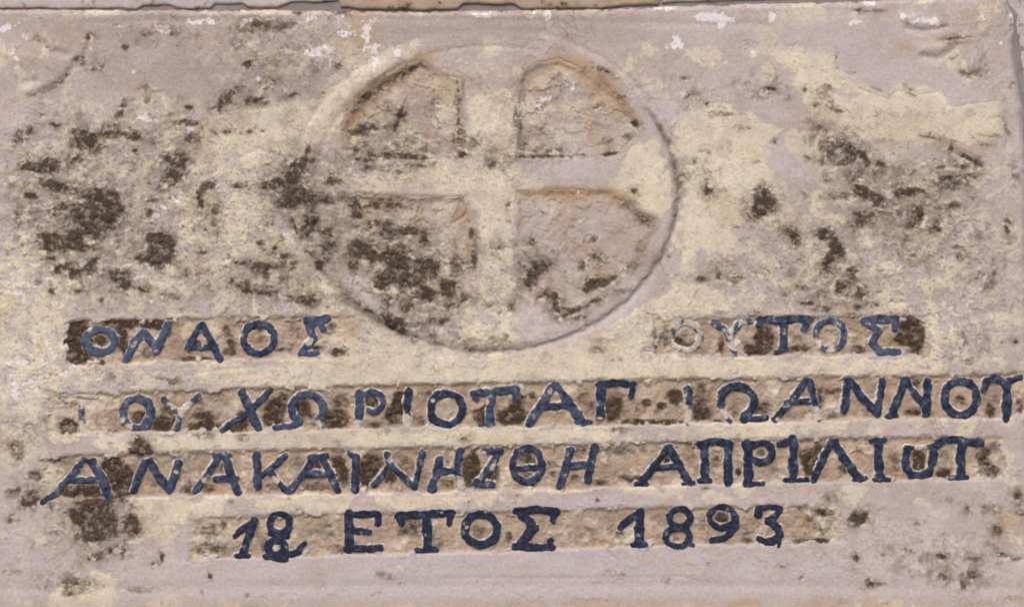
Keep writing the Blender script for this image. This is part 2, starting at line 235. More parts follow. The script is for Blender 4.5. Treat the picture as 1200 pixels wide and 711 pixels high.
LILAC = [(600,672,700,36,.9),(420,345,20,6,.9,40),(455,372,20,6,.8,30),(375,312,8,24,.7,-20),(700,587,60,8,.9),(640,655,140,10,.7),(20,290,30,200,.5),(905,180,14,18,1.2),(935,200,24,12,1,25),(880,105,40,22,.8),(905,130,25,10,.8,20),(1040,60,80,44,.9),(1130,110,40,20,.9),(850,30,120,30,.7),(660,195,50,18,.9),(625,375,18,30,.9),(740,350,40,14,.8,-35),(690,380,50,12,.8,-20),(400,330,22,8,.9,40),(430,345,20,5,.9,45),(480,390,40,10,.5),(540,380,30,20,.6),(1150,310,40,60,.6),(1150,200,40,40,.3),(800,600,260,30,.45),(700,680,400,24,.6),(150,650,60,40,.4),(20,600,30,60,.6),(1080,630,90,40,.6),(30,190,40,100,.4),(650,285,60,40,.5),(770,130,30,30,.7),(1195,80,16,140,.7),(460,90,2,2,0),(620,540,2,2,0),(300,360,60,8,.4),(350,440,40,8,.3),(680,520,90,7,.4),(60,345,20,20,.4),(80,690,80,24,.3),(200,215,14,30,.2),(140,200,40,14,.3)]
PINK = [(190,30,200,14,.8),(600,30,180,12,.5),(190,70,90,40,.9),(340,75,60,35,.9),(280,90,60,30,.6),(165,205,40,18,.7),(560,40,180,22,.5),(480,200,80,14,.3),(660,290,50,30,.4),(620,100,18,18,.5),(345,95,30,20,.6),(190,360,110,9,.6)]
OCHRE_AND_BOUNCE = [(452,97,50,8,1.3,-33),(412,140,8,24,1.1,25),(505,80,24,7,.8,35),(440,236,44,8,.8),(470,88,44,9,1,-32),(425,130,10,34,.9,30),(440,100,24,7,.8,-35),(530,105,20,12,.5),(535,155,9,30,.6),(655,72,28,7,1),(715,108,14,42,1.2,-40),(480,110,60,20,.35,-20),(650,110,30,30,.3),(470,215,50,6,.3),(700,238,60,10,.4),(690,88,26,10,.9,35),(742,138,8,12,.9),(620,92,18,14,.6),(680,226,60,8,1),(640,225,40,8,.8),(730,236,16,8,.8),(755,258,14,7,.9),(540,255,10,14,1),(550,275,6,20,.8),(500,232,50,5,.5),(450,238,30,7,.5),(60,45,40,12,.45),(30,72,22,16,.5),(90,50,20,10,.4),(1110,50,34,12,.5),(1130,20,30,10,.4),(1060,55,14,14,.4),(1030,145,120,22,.25),(430,40,20,30,.5),(420,30,12,24,.5),(550,15,200,6,.4),(1175,620,12,20,.7),(1195,615,14,14,.8),(1180,60,10,10,.2),(287,342,10,6,.6),(250,180,6,20,.3),(225,152,26,16,.4),(600,708,700,7,.35),(1000,704,300,12,.3),(230,230,10,6,.7),(15,120,14,5,.5,-30),(15,608,8,8,.6),(405,378,14,14,.9),(410,395,10,8,.8),(345,380,14,8,.6),(640,707,300,5,.25)]  # warm patches: real staining, plus bounce light painted on upper recess edges
FLECK = [(840,22,16,6,1.2),(850,28,8,6,1),(824,22,8,5,1),(882,65,4,5,1.1),(906,20,6,5,1.1),(790,50,8,6,1.1),(795,54,6,4,1),(18,455,26,22,.36),(60,410,24,26,.34),(30,330,30,20,.33),(780,10,8,4,.9),(430,38,8,10,1),(434,55,7,6,.9),(405,36,10,6,.8),(375,60,12,6,.7),(366,60,8,5,.7),(360,22,8,3,1),(395,20,10,3,.7),(440,20,8,4,.6),(225,26,9,3,1),(245,25,12,3,.9),(286,24,6,3,1),(278,50,4,3,.9),(292,52,4,3,.9),(12,30,12,4,1.1,-20),(4,36,5,4,.8),(15,57,3.5,5,1.2),(20,70,3,2,1.2),(20,80,3,4,.8),(30,44,4,3,.8),(187,38,6,4,.9),(158,83,4,2.5,.8),(223,152,9,3,1),(304,92,4,2.5,.9),(1080,25,14,3,1.1,-5),(1095,26,5,6,1.1),(1058,19,6,3,1.1),(1150,23,3.5,5,1.1),(1173,50,3,2,1.2),(1018,3,5,5,1.1),(1002,26,6,3,.8),(563,17,16,3,.7),(635,18,12,4,.8),(445,75,10,5,.8,-30),(466,62,5,6,.8),(440,64,6,5,.6),(663,90,3,6,.9),(670,100,4,4,.7),(178,353,3,1.5,.6),(860,404,6,7,1),(185,352,2,2,.5),(180,253,8,2.5,.8),(636,120,8,10,.6),(640,170,3,3,.6),(650,180,3,4,.6),(1186,17,4,5,1.2),(800,110,10,3,.5),(195,240,14,9,.5),(165,320,14,10,.6),(195,312,6,5,.7),(170,138,14,8,.5)]

MOTTLE = [(170,265,150,95,1),(330,270,90,90,.9),(60,200,60,60,.9),(1070,300,120,110,1),(900,330,60,40,.7),(575,330,40,80,.8),(30,400,50,110,.9),(470,205,90,16,.7),(110,640,110,36,.4),(1090,650,110,30,.3),(500,395,120,26,.6),(330,60,80,40,.7),(200,160,60,30,.6),(340,345,60,30,1),(780,390,40,30,.8),(1100,400,60,40,.7),(180,445,160,14,.8),(380,340,40,40,.7),(575,140,34,60,.6),(830,190,30,40,.4),(20,300,20,60,.5)]
GRIME = [(110,260,85,62,.9),(70,200,60,42,.7),(150,152,64,30,.7),(215,190,42,42,.8),(350,225,45,72,1),(310,322,84,36,.7),(470,310,80,60,.9),(470,135,60,45,.55),(1010,230,70,60,.8),(1090,250,90,60,.6),(985,310,50,60,.6),(860,320,50,25,.5),(300,100,64,30,.7),(345,60,60,25,.5),(255,125,60,20,.5),(640,330,50,30,.5),(110,620,60,40,.9),(690,340,50,20,.5),(1150,330,50,80,.3),(200,330,64,22,.6),(430,370,40,20,.7),(390,290,30,50,.7),(960,130,60,30,.3),(575,200,40,20,.3)]
EDGE_SHADE = [([(757,126),(768,140),(778,160),(786,180),(792,205),(793,230),(789,258),(780,284),(768,304)], 4.2, .6), ([(424,120),(440,103),(462,90),(482,79),(493,74)], 5, .8), ([(416,132),(408,146)], 5, .4),  # shade painted softly along the rim groove and the recess edges
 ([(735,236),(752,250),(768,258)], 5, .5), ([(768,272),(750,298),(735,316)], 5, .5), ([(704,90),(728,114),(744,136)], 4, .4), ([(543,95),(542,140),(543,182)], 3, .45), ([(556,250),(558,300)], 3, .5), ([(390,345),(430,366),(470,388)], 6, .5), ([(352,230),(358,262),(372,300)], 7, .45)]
GROOVES = [  # polyline, width, depth (+ groove, - ridge)
 ([(36,114),(68,99),(88,76),(100,66),(106,40)], 4, 1.7),
 ([(44,47),(62,60),(78,64)], 5, 2.2), ([(22,72),(40,66),(58,76)], 12, -1.6),
 ([(8,72),(13,88),(24,98),(42,95)], 5, 1.8),
 ([(1083,66),(1098,69),(1112,63),(1122,53)], 5, 2.0), ([(1082,58),(1100,58),(1116,50),(1130,46)], 7, -2.0), ([(1100,48),(1115,46),(1130,45)], 2, 1.0),
 ([(1130,68),(1125,84),(1133,91),(1152,84),(1155,62),(1154,45)], 5, 2.1), ([(1142,74),(1144,50)], 8, -1.6),
 ([(1064,33),(1080,37),(1108,32)], 4.5, 2.0), ([(1060,22),(1080,26),(1096,26)], 7, -2.0),
 ([(975,62),(980,80),(1000,90),(1006,104),(1040,116),(1052,106),(1072,112),(1100,108),(1113,126),(1140,122),(1172,118)], 1.5, .5),
 ([(1176,120),(1182,150),(1176,200),(1180,330)], 3, .9),
 ([(530,262),(542,255),(546,250)], 2, 1.5), ([(900,30),(600,24),(430,22),(100,26)], 5, .8),
 ([(1158,640),(1172,650),(1200,656)], 4, 1.5), ([(300,430),(250,434),(220,440)], 2, .6),
 ([(0,690),(400,686),(700,684),(1200,690)], 7, .9), ([(520,677),(800,676)], 3, .5),
]

def survey(X, Y):
    """height (mm towards the viewer), stain and painted-light masks and part index of the plaque face at the points X, Y"""
    X = X.astype(F4); Y = Y.astype(F4)
    wx = X + 3.2 * fbm(X, Y, 14, 3, 101); wy = Y + 3.2 * fbm(X, Y, 14, 3, 131)
    wxs = X + 1.3 * fbm(X, Y, 7, 3, 161); wys = Y + 1.3 * fbm(X, Y, 7, 3, 191)
    n_big = fbm(X, Y, 160, 3, 1); n_mid = fbm(X, Y, 38, 4, 21); n_sm = fbm(X, Y, 9, 4, 41, .6)
    n_rag = fbm(X + 2 * n_sm, Y + 2 * n_mid, 12, 5, 61, .67); n_fine = fbm(X, Y, 2.6, 2, 81)
    ridg = 1 - np.abs(fbm(X, Y * 1.3, 16, 4, 221, .6)) * 3.2
    # bands
    part = np.zeros(X.shape, np.int8)
    bd = np.full(X.shape, -1e3, F4); bdepth = np.zeros(X.shape, F4); endf = np.zeros(X.shape, F4); topd = np.full(X.shape, 1e3, F4)
    for i, (tp, bt, x0, x1, dep, _r) in enumerate(BANDS):
        d = np.minimum(np.minimum(wys - lerp_pts(tp, X), lerp_pts(bt, X) - wys), np.minimum(wx - x0, x1 - wx)) + 2.2 * n_sm + 9 * n_mid * sst(22, 4, np.minimum(X - x0, x1 - X)) + 4.0 * n_mid * sst(.05, .3, np.abs(n_mid)) - 5 * sst(.2, .4, fbm(X, Y, 16, 3, 711 + i))
        part[d > 0.6] = 1 + i
        topd = np.where(d > 0, wys - lerp_pts(tp, X), topd)
        ef = np.maximum(sst(x0 + ENDS[i][0], x0, X), sst(x1 - ENDS[i][1], x1, X)) if True else 0
        endf = np.where(d > bd, ef, endf)
        bdepth = np.where(d > bd, dep, bdepth); bd = np.maximum(bd, d)
    # medallion
    rr = np.hypot((wx - MX) / np.where(wx < MX, MRX + 7, MRX), (wy - MY) / MRY)
    ang = np.degrees(np.arctan2(-(Y - MY), X - MX))
    rd = (rr - 1) * 205.0                                   # distance outside the rim
    medal = rd < 0
    qd = np.full(X.shape, -1e3, F4)
    for i, q in enumerate(QUADS):
        d = poly_sdf(wxs, wys, q) + 1.2 * n_sm
        part[d > 0.6] = 10 + i
        qd = np.maximum(qd, d)
    part[(part == 0) & medal] = 9
    right = np.clip(np.cos(np.radians(ang + 12)), 0, 1) ** 0.6
    low = np.clip(np.cos(np.radians(ang + 80)), 0, 1) ** 0.8
    rimw = np.clip(-.1 + right + .3 * low + .8 * np.clip(np.cos(np.radians(ang - 190)), 0, 1), 0, 1.1)
    up = sst(70, 20, Y)
    edge = np.minimum(np.minimum(X - XL, lerp_pts(RIGHT, Y) - X), np.minimum(Y - lerp_pts(TOP, X) + .5, YB - Y)) + 1.5 * n_mid + 4.0 * n_sm * up
    # stains, painted shade and painted bounce light
    D = blobs(wxs, wys, DARK)
    wide = np.clip(blobs(wx, wy, [(b[0], b[1], b[2] * 1.5 + 4, b[3] * 1.5 + 4, .5 * min(b[4], 1.1)) + tuple(b[5:]) for b in DARK]), 0, 1.0)
    in_band = sst(-1.0, 1.5, bd)
    D = np.clip(D * (1 - .75 * in_band), 0, 1.5) + in_band * np.clip(1.2 * blobs(wxs, wys, BAND_DIRT) + .17, 0, 1.7)
    lip_shade = in_band * np.exp(-np.clip(topd, 0, 60) / 5.0) * np.clip(.35 + 1.6 * fbm(X, Y, 60, 2, 301), 0, .6)  # brown shade under each band's upper lip, painted into the colour
    D = np.clip(D, 0, 1.5)
    D = np.maximum(D, .34 * wide * (1 - in_band))
    gate = sst(.03, .22, D)
    n_crust = fbm(wxs, wys, 7.5, 4, 611, .62)
    n_chip = fbm(X + .8 * n_sm, Y, 5.2, 3, 691, .6)
    Dc = np.minimum(D, 1.08)
    raw = Dc * .84 + gate * (n_rag * 1.25 + (n_crust * .85 + n_chip * .4) * np.clip(.55 + D, 0, 1.25)) * (1 - .35 * in_band)
    raw_lo = Dc * .84 + gate * fbm(wxs, wys, 15, 3, 991) * 1.1
    dark = (.48 * sst(.10, .74, raw_lo) + .52 * sst(.44, .84, raw)) * np.clip(.55 + .45 * D, 0, 1)
    chips = sst(.10, .24, fbm(X + 31 + 1.5 * n_sm, Y * 1.15, 11, 4, 641, .6)) * gate * sst(1.35, .7, D) * sst(.05, .4, D) * (1 - .6 * in_band)
    grime_and_shade = np.clip(sst(.08, .85, D + wide * .4 + (.7 * n_mid + 1.0 * n_rag + .5 * n_chip) * gate), 0, 1) * (1 - .8 * chips) * (1 - .5 * in_band)     # thin taupe film round the crust and the painted shade
    dark = dark * (1 - .8 * chips)
    flake = fbm(wxs, wys, 26, 4, 661, .55)                             # thin scales of stone lifting off
    fl_on = sst(-.12, .2, fbm(X, Y, 75, 2, 681))
    step = sst(-.035, .035, flake)
    hair = np.exp(-(flake / .016) ** 2) * np.maximum(fl_on, .55 * sst(-1, 2, qd)) * sst(-.1, .2, n_rag) * .6
    hair2 = sst(.95, 1.0, ridg) * sst(.0, .35, fbm(X, Y, 55, 3, 331) + .12) * .45
    pep = sst(.46, .62, n_sm + .25 * n_fine) * sst(-.15, .3, fbm(X, Y, 70, 2, 351)) * .6
    smooth_zone = np.clip(blobs(X, Y, LILAC), 0, 1)
    hair = np.maximum(hair, hair2) * (1 - .7 * smooth_zone)
    pep = pep * (1 - .5 * smooth_zone)
    dark = np.maximum(dark, np.maximum(hair, pep) * (1 - .3 * in_band))
    cream = np.full(X.shape, -1e3, F4)
    cwx = X + 9 * fbm(X, Y, 30, 4, 401, .6); cwy = Y + 9 * fbm(X, Y, 30, 4, 431, .6)
    for p in CREAM_POLY:
        cream = np.maximum(cream, poly_sdf(cwx, cwy, p))
    creamed = cream + 6 * n_sm + 12 * n_mid
    holes = sst(.25, .42, fbm(X, Y, 24, 4, 461, .6))
    soft = 1.6 + 9 * sst(-.1, .3, fbm(X, Y, 90, 2, 451))
    cr = sst(-1, 1, creamed / soft) * (1 - .85 * holes) * np.clip(.92 + .8 * fbm(X, Y, 22, 4, 961, .6), .5, 1)
    spare = sst(.16, .30, fbm(X, Y, 46, 5, 481, .6) + .05) * .7       # scattered leftovers of the coat
    cr = np.maximum(cr, spare * (1 - sst(.3, .9, blobs(X, Y, LILAC + PINK)))) * (1 - .9 * in_band)
    q_in = sst(-1, 2, qd)
    edge_shade = np.zeros_like(X)
    for pts, w, wt in EDGE_SHADE:
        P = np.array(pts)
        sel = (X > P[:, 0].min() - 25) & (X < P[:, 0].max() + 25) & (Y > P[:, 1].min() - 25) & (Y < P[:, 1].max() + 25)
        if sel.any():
            edge_shade[sel] = np.maximum(edge_shade[sel], wt * np.exp(-(seg_dist(wxs[sel], wys[sel], pts) / w) ** 2) * (1 + 1.2 * n_mid[sel]))
    mt0 = np.clip(blobs(X, Y, MOTTLE, 1.2), 0, 1)
    u1, v1 = (X + Y) * .7071, (Y - X) * .7071                          # small scales of crust, lying aslant
    marks = sst(.20, .40, fbm(u1 * .62 + 2 * n_sm, v1 + 2 * n_sm, 6.5, 4, 1301, .6)) * np.clip(.75 * mt0 + 1.1 * wide, 0, 1) * (1 - in_band)
    marks = marks * sst(-.25, .15, n_rag)
    pits = sst(.30, .5, fbm(X, Y, 4.2, 2, 1331)) * np.clip(.25 + .6 * mt0, 0, 1) * (1 - .8 * smooth_zone)
    dark = np.maximum(dark, np.maximum(.62 * marks, .5 * pits))
    dark = np.maximum(dark, np.clip(edge_shade, 0, 1) * .72)  # painted edge shade joins the dirt
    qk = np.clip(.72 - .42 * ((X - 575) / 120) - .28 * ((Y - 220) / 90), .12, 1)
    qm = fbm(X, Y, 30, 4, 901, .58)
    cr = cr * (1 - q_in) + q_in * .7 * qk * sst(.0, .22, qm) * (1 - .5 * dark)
    mt = np.clip(blobs(X, Y, MOTTLE, 1.2), 0, 1) * (1 - in_band) * (1 - .7 * q_in)
    mn = fbm(X + 3 * n_sm, Y + 3 * n_mid, 19, 4, 971, .6)
    cr = np.clip(cr * (1 - .75 * mt * sst(.0, .2, -mn)) + mt * .9 * sst(.03, .14, mn) * (1 - cr), 0, 1)
    cr = np.maximum(cr, .7 * chips * (1 - .6 * in_band))
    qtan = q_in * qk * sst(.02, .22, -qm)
    lil = np.clip(blobs(wx, wy, LILAC) + .5 * n_mid, 0, 1); pnk = np.clip(blobs(wx, wy, PINK) + .4 * n_mid, 0, 1)
    murk = np.clip(blobs(wx, wy, GRIME, 1.2) * (.42 + 1.5 * fbm(wx, wy, 27, 4, 1361, .6)), 0, .9) * (1 - in_band)
    cr = cr * (1 - .35 * murk)
    lil = np.clip(lil + mt * .6 * sst(.0, .2, -mn), 0, 1)
    tanwash = .5 * mt * sst(.10, .3, fbm(X, Y, 15, 4, 981, .6)) * (1 - cr) +  .45 * sst(.02, .4, fbm(X, Y, 80, 4, 921, .6)) * (1 - .6 * np.clip(lil, 0, 1)) * (1 - .85 * cr)
    och_light = np.clip(blobs(wx, wy, OCHRE_AND_BOUNCE) * (.75 + 1.1 * n_mid), 0, 1)
    och_light = np.maximum(och_light, in_band * sst(.0, .5, fbm(X, Y, 26, 4, 501) + .15) * .55)
    och_light = np.maximum(och_light, lip_shade)
    och_light = np.maximum(och_light, q_in * .5 * sst(.05, .3, fbm(X, Y, 34, 3, 941)))
    och_light = np.maximum(och_light, np.clip(n_mid * 1.2 - .2, 0, .35))
    lil = np.clip(lil + .35 * (step - .5) * fl_on, 0, 1); pnk = np.clip(pnk - .5 * (step - .5) * fl_on, 0, 1)
    FB = blobs(wxs, wys, FLECK)
    fl = sst(.36, .85, FB * .85 + (n_rag * 1.0 + n_crust * .9) * 1.6 * (FB > .04)) * .8
    fl = np.maximum(fl, sst(.55, .68, fbm(X, Y, 11, 3, 531)) * .5)
    # relief
    rough = np.clip(D * 1.1, 0, 1) + .04
    h = 2.0 * n_big + .7 * n_mid + .35 * cr + .45 * step * fl_on + .5 * dark * gate + 1.1 * mt * mn + .5 * mt * n_sm - .9 * marks - .6 * pits
    h += rough * (1.6 * n_rag + 1.3 * n_crust + .8 * n_chip - 1.0 * chips) + .26 * n_sm * (1 - .5 * cr) + (.16 + .2 * rough) * n_fine
    h -= .9 * hair + .9 * pep
    h -= (9.0 - 5.5 * up) * (1 - sst(0, 1, edge / (15 - 8 * up))) ** 1.5
    h += 1.3 * sst(3, -3, rd) * rimw * sst(-60, -12, rd) + .5 * (rd < 0) * sst(0, -8, rd) + 2.3 * np.exp(-((rd + 12) / 8) ** 2) * np.clip(np.cos(np.radians(ang - 205)), 0, 1)
    h -= 1.9 * rimw * np.exp(-((rd - 2.5) / 4.2) ** 2)
    h -= 1.4 * np.exp(-((rd + 22) / 3.5) ** 2) * np.clip(.6 - right, 0, 1)
    h -= 3.8 * sst(-4.5, 7.0, qd) - q_in * (1.6 * n_mid + .3 * n_sm + .9 * qk * sst(-.06, .1, qm) + .5 * step)
    h -= bdepth * (.62 - .3 * sst(.0, .4, fbm(X, Y, 34, 4, 891, .6) + .6 * endf)) * sst(-3.6, 3.8, bd) - in_band * (1.3 * n_mid + 1.0 * n_sm + .5 * n_rag + .5 * n_crust)
    for pts, w, dep in GROOVES:
        P = np.array(pts)
        sel = (X > P[:, 0].min() - 20) & (X < P[:, 0].max() + 20) & (Y > P[:, 1].min() - 20) & (Y < P[:, 1].max() + 20)
        if sel.any():
            d = seg_dist(wxs[sel], wys[sel], pts)
            h[sel] -= dep * np.exp(-(d / w) ** 2) * (1 + .8 * n_mid[sel])
    veil = sst(.06, .34, fbm(X, Y, 34, 4, 891, .6) + .9 * endf) * in_band           # limewash that still covers the sunk floor
    floor = in_band * (1 - .8 * veil)
    cr = np.maximum(cr, .8 * veil * (1 - dark))
    masks = dict(dark=dark, cream=cr, wet_and_shade=np.clip(np.maximum(np.maximum(grime_and_shade, .55 * qtan), murk) + tanwash, 0, 1), ochre_and_light=och_light, fleck=fl, paint=np.zeros_like(X), floor=floor, lilac=lil, pink=pnk,
                 quad=q_in, warm=np.clip(in_band + .6 * sst(.1, .5, n_mid + .2), 0, 1))
    base = 2.0 * n_big + .7 * n_mid
    return h, masks, part, base

# ------------------------------------------------------------------ materials
def node(nt, t, **kw):
    n = nt.nodes.new(t)
    for k, v in kw.items():
        setattr(n, k, v)
    return n

def stone_material(name, attrs=True):
    m = bpy.data.materials.new(name)
    m.use_nodes = True
    nt = m.node_tree
    L = nt.links.new
    bs = nt.nodes["Principled BSDF"]
    geo = node(nt, "ShaderNodeNewGeometry")
    def noise(scale, detail, rough=.6):
        n = node(nt, "ShaderNodeTexNoise")
        n.inputs["Scale"].default_value = scale; n.inputs["Detail"].default_value = detail; n.inputs["Roughness"].default_value = rough
        L(geo.outputs["Position"], n.inputs["Vector"])
        return n
    def ramp(src, a, b, lo=0.0, hi=1.0):
        r = node(nt, "ShaderNodeMapRange")
        r.inputs["From Min"].default_value = a; r.inputs["From Max"].default_value = b
        r.inputs["To Min"].default_value = lo; r.inputs["To Max"].default_value = hi
        L(src, r.inputs["Value"])
        return r.outputs["Result"]
    def col(c):
        r = node(nt, "ShaderNodeRGB"); r.outputs[0].default_value = (*c, 1); return r.outputs[0]
    def mix(f, a, b):
        x = node(nt, "ShaderNodeMix", data_type='RGBA')
        if isinstance(f, float): x.inputs[0].default_value = f
        else: L(f, x.inputs[0])
        L(a, x.inputs[6]); L(b, x.inputs[7])
        return x.outputs[2]
    def math_(op, a, b):
        x = node(nt, "ShaderNodeMath", operation=op, use_clamp=True)
        for i, v in enumerate((a, b)):
            if isinstance(v, float): x.inputs[i].default_value = v
            else: L(v, x.inputs[i])
        return x.outputs[0]
    grain = noise(260, 6, .7); blot = noise(22, 5, .62); fine = noise(700, 3, .6)
    grey = mix(ramp(blot.outputs["Fac"], .35, .65), col(C_BASE[0]), col(C_BASE[1]))
    A = {}
    if attrs:
        for nm, chans in (("stain_light_a", ("dark", "cream", "ochre_and_light", "fleck")), ("stain_b", ("paint", "floor", "lilac", "pink")), ("stain_shade_c", ("quad", "warm", "fade", "wet_and_shade"))):
            at = node(nt, "ShaderNodeAttribute", attribute_name=nm)
            sp = node(nt, "ShaderNodeSeparateColor")
            L(at.outputs["Color"], sp.inputs[0])
            for k, c in enumerate(chans[:3]): A[c] = sp.outputs[k]
            A[chans[3]] = at.outputs["Alpha"]
        c = mix(A["pink"], grey, col(C_PINK))
        c = mix(A["lilac"], c, col(C_LILAC))
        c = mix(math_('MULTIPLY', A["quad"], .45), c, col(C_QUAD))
        crc = mix(ramp(blot.outputs["Fac"], .3, .7), col(C_CREAM[0]), col(C_CREAM[1]))
        c = mix(A["cream"], c, crc)
        fl = mix(ramp(blot.outputs["Fac"], .4, .6), col(C_FLOOR[0]), col(C_FLOOR[1]))
        c = mix(math_('MULTIPLY', A["floor"], .85), c, fl)
        c = mix(math_('MULTIPLY', A["ochre_and_light"], .8), c, col(C_OCHRE))
        c = mix(math_('MULTIPLY', A["wet_and_shade"], .62), c, col(C_GRIME))
        c = mix(A["fleck"], c, col(C_FLECK))
        dk = mix(A["warm"], col(C_DARK[0]), col(C_DARK[1]))
        dk = mix(ramp(grain.outputs["Fac"], .5, .8, 0, .25), dk, grey)
        c = mix(A["dark"], c, dk)
        pt = mix(A["fade"], col(C_PAINT[0]), col(C_PAINT[1]))
        pt = mix(ramp(grain.outputs["Fac"], .56, .8, 0, .26), pt, grey)
        c = mix(A["paint"], c, pt)
    else:
        c = mix(ramp(noise(9, 6, .65).outputs["Fac"], .5, .62), grey, col(C_PINK))
        c = mix(ramp(noise(30, 6, .7).outputs["Fac"], .58, .66, 0, .8), c, col(C_DARK[0]))
    # grain of the stone: darker and lighter crystals
    hsv = node(nt, "ShaderNodeHueSaturation")
    L(ramp(grain.outputs["Fac"], .3, .7, .86, 1.12), hsv.inputs["Value"])
    L(c, hsv.inputs["Color"])
    L(hsv.outputs["Color"], bs.inputs["Base Color"])
    bs.inputs["Roughness"].default_value = .88
    bs.inputs["Specular IOR Level"].default_value = .25
    bp = node(nt, "ShaderNodeBump")
    bp.inputs["Strength"].default_value = .55
    bp.inputs["Distance"].default_value = .0012
    ad = node(nt, "ShaderNodeMath", operation='ADD')
    L(grain.outputs["Fac"], ad.inputs[0]); L(fine.outputs["Fac"], ad.inputs[1])
    L(ad.outputs[0], bp.inputs["Height"])
    L(bp.outputs["Normal"], bs.inputs["Normal"])
    return m

C_BASE = ((.365, .298, .27), (.42, .352, .325))
C_LILAC = (.41, .35, .345)
C_PINK = (.315, .258, .232)
C_QUAD = (.36, .295, .25)
C_CREAM = ((.49, .418, .322), (.595, .515, .395))
C_FLOOR = ((.245, .178, .125), (.40, .31, .24))
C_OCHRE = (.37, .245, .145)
C_FLECK = (.66, .605, .62)
C_GRIME = (.22, .17, .125)
C_DARK = ((.056, .038, .026), (.044, .025, .014))
C_PAINT = ((.012, .0145, .034), (.070, .086, .132))
M_STONE = stone_material("weathered_limestone")
M_WALL = stone_material("wall_stone", attrs=False)
def flat_material(name, c0, c1, scale):
    m = bpy.data.materials.new(name); m.use_nodes = True
    nt = m.node_tree; bs = nt.nodes["Principled BSDF"]
    n = node(nt, "ShaderNodeTexNoise"); n.inputs["Scale"].default_value = scale; n.inputs["Detail"].default_value = 6
    g = node(nt, "ShaderNodeNewGeometry"); nt.links.new(g.outputs["Position"], n.inputs["Vector"])
    r = node(nt, "ShaderNodeValToRGB")
    r.color_ramp.elements[0].color = (*c0, 1); r.color_ramp.elements[1].color = (*c1, 1)
    nt.links.new(n.outputs["Fac"], r.inputs[0]); nt.links.new(r.outputs[0], bs.inputs["Base Color"])
    bs.inputs["Roughness"].default_value = .95
    return m
M_MORTAR = flat_material("dark_mortar", (.11, .09, .085), (.26, .22, .21), 60)

# ------------------------------------------------------------------ mesh building
ORIGIN = Vector((0.0, 0.0, (355.5 - YB) / 1000))

def mesh_object(name, verts, faces, mat, parent=None, masks=None, origin=ORIGIN, smooth=True):
    me = bpy.data.meshes.new(name)
    verts = np.asarray(verts, F4) - np.array(origin, F4)
    nv, nf = len(verts), len(faces)
    me.vertices.add(nv); me.vertices.foreach_set("co", verts.ravel())
    me.loops.add(nf * 4); me.loops.foreach_set("vertex_index", np.asarray(faces, np.int32).ravel())
    me.polygons.add(nf)
    me.polygons.foreach_set("loop_start", np.arange(0, nf * 4, 4, dtype=np.int32))
    me.update(calc_edges=True)
    me.validate()
    me.polygons.foreach_set("use_smooth", np.full(len(me.polygons), smooth))
    if masks is not None:
        z = np.zeros(nv, F4)
        for nm, ch in (("stain_light_a", ("dark", "cream", "ochre_and_light", "fleck")), ("stain_b", ("paint", "floor", "lilac", "pink")), ("stain_shade_c", ("quad", "warm", "fade", "wet_and_shade"))):
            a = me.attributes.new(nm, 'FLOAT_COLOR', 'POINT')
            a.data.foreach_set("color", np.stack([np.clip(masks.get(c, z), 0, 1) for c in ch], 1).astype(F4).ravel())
    me.materials.append(mat)
    o = bpy.data.objects.new(name, me)
    scene.collection.objects.link(o)
    if parent is not None:
        o.parent = parent
    else:
        o.location = origin
    return o

def empty(name, loc, label, cat, group=None):
    o = bpy.data.objects.new(name, None)
    scene.collection.objects.link(o)
    o.location = loc; o.empty_display_size = .05
    o["label"] = label; o["category"] = cat
    if group: o["group"] = group
    return o

def to_world(X, Y, H):
    return np.stack([(X - 600) / 1000, -H / 1000, (355.5 - Y) / 1000], -1)

# ------------------------------------------------------------------ the plaque
STEP = 0.85
plaque = empty("stone_plaque", ORIGIN, "weathered carved limestone plaque with a ringed cross and blue painted Greek inscription dated 1893", "plaque")

ny = int((YB + 8) / STEP); nx = int((1216 - XL) / STEP)
v = np.linspace(0, 1, ny, dtype=F4)[:, None]; u = np.linspace(0, 1, nx, dtype=F4)[None, :]
Y0 = np.repeat(-2 + v * (YB + 2), nx, 1)
X = XL + u * (lerp_pts(RIGHT, Y0) - XL)
yt = lerp_pts(TOP, X) + 2.2 * fbm(X, X * 0, 34, 3, 1201) + 1.4 * fbm(X, X * 0, 9, 3, 1231)
Y = yt + v * (YB - yt)
X = np.ascontiguousarray(X); Y = np.ascontiguousarray(Y)
H, MK, PART, BASE = survey(X, Y)

idx = np.arange(ny * nx).reshape(ny, nx)
cells = np.stack([idx[:-1, :-1], idx[1:, :-1], idx[1:, 1:], idx[:-1, 1:]], -1).reshape(-1, 4)
cpart = PART[:-1, :-1].reshape(-1)
P3 = to_world(X, Y, H).reshape(-1, 3)
MKf = {k: a.reshape(-1) for k, a in MK.items()}

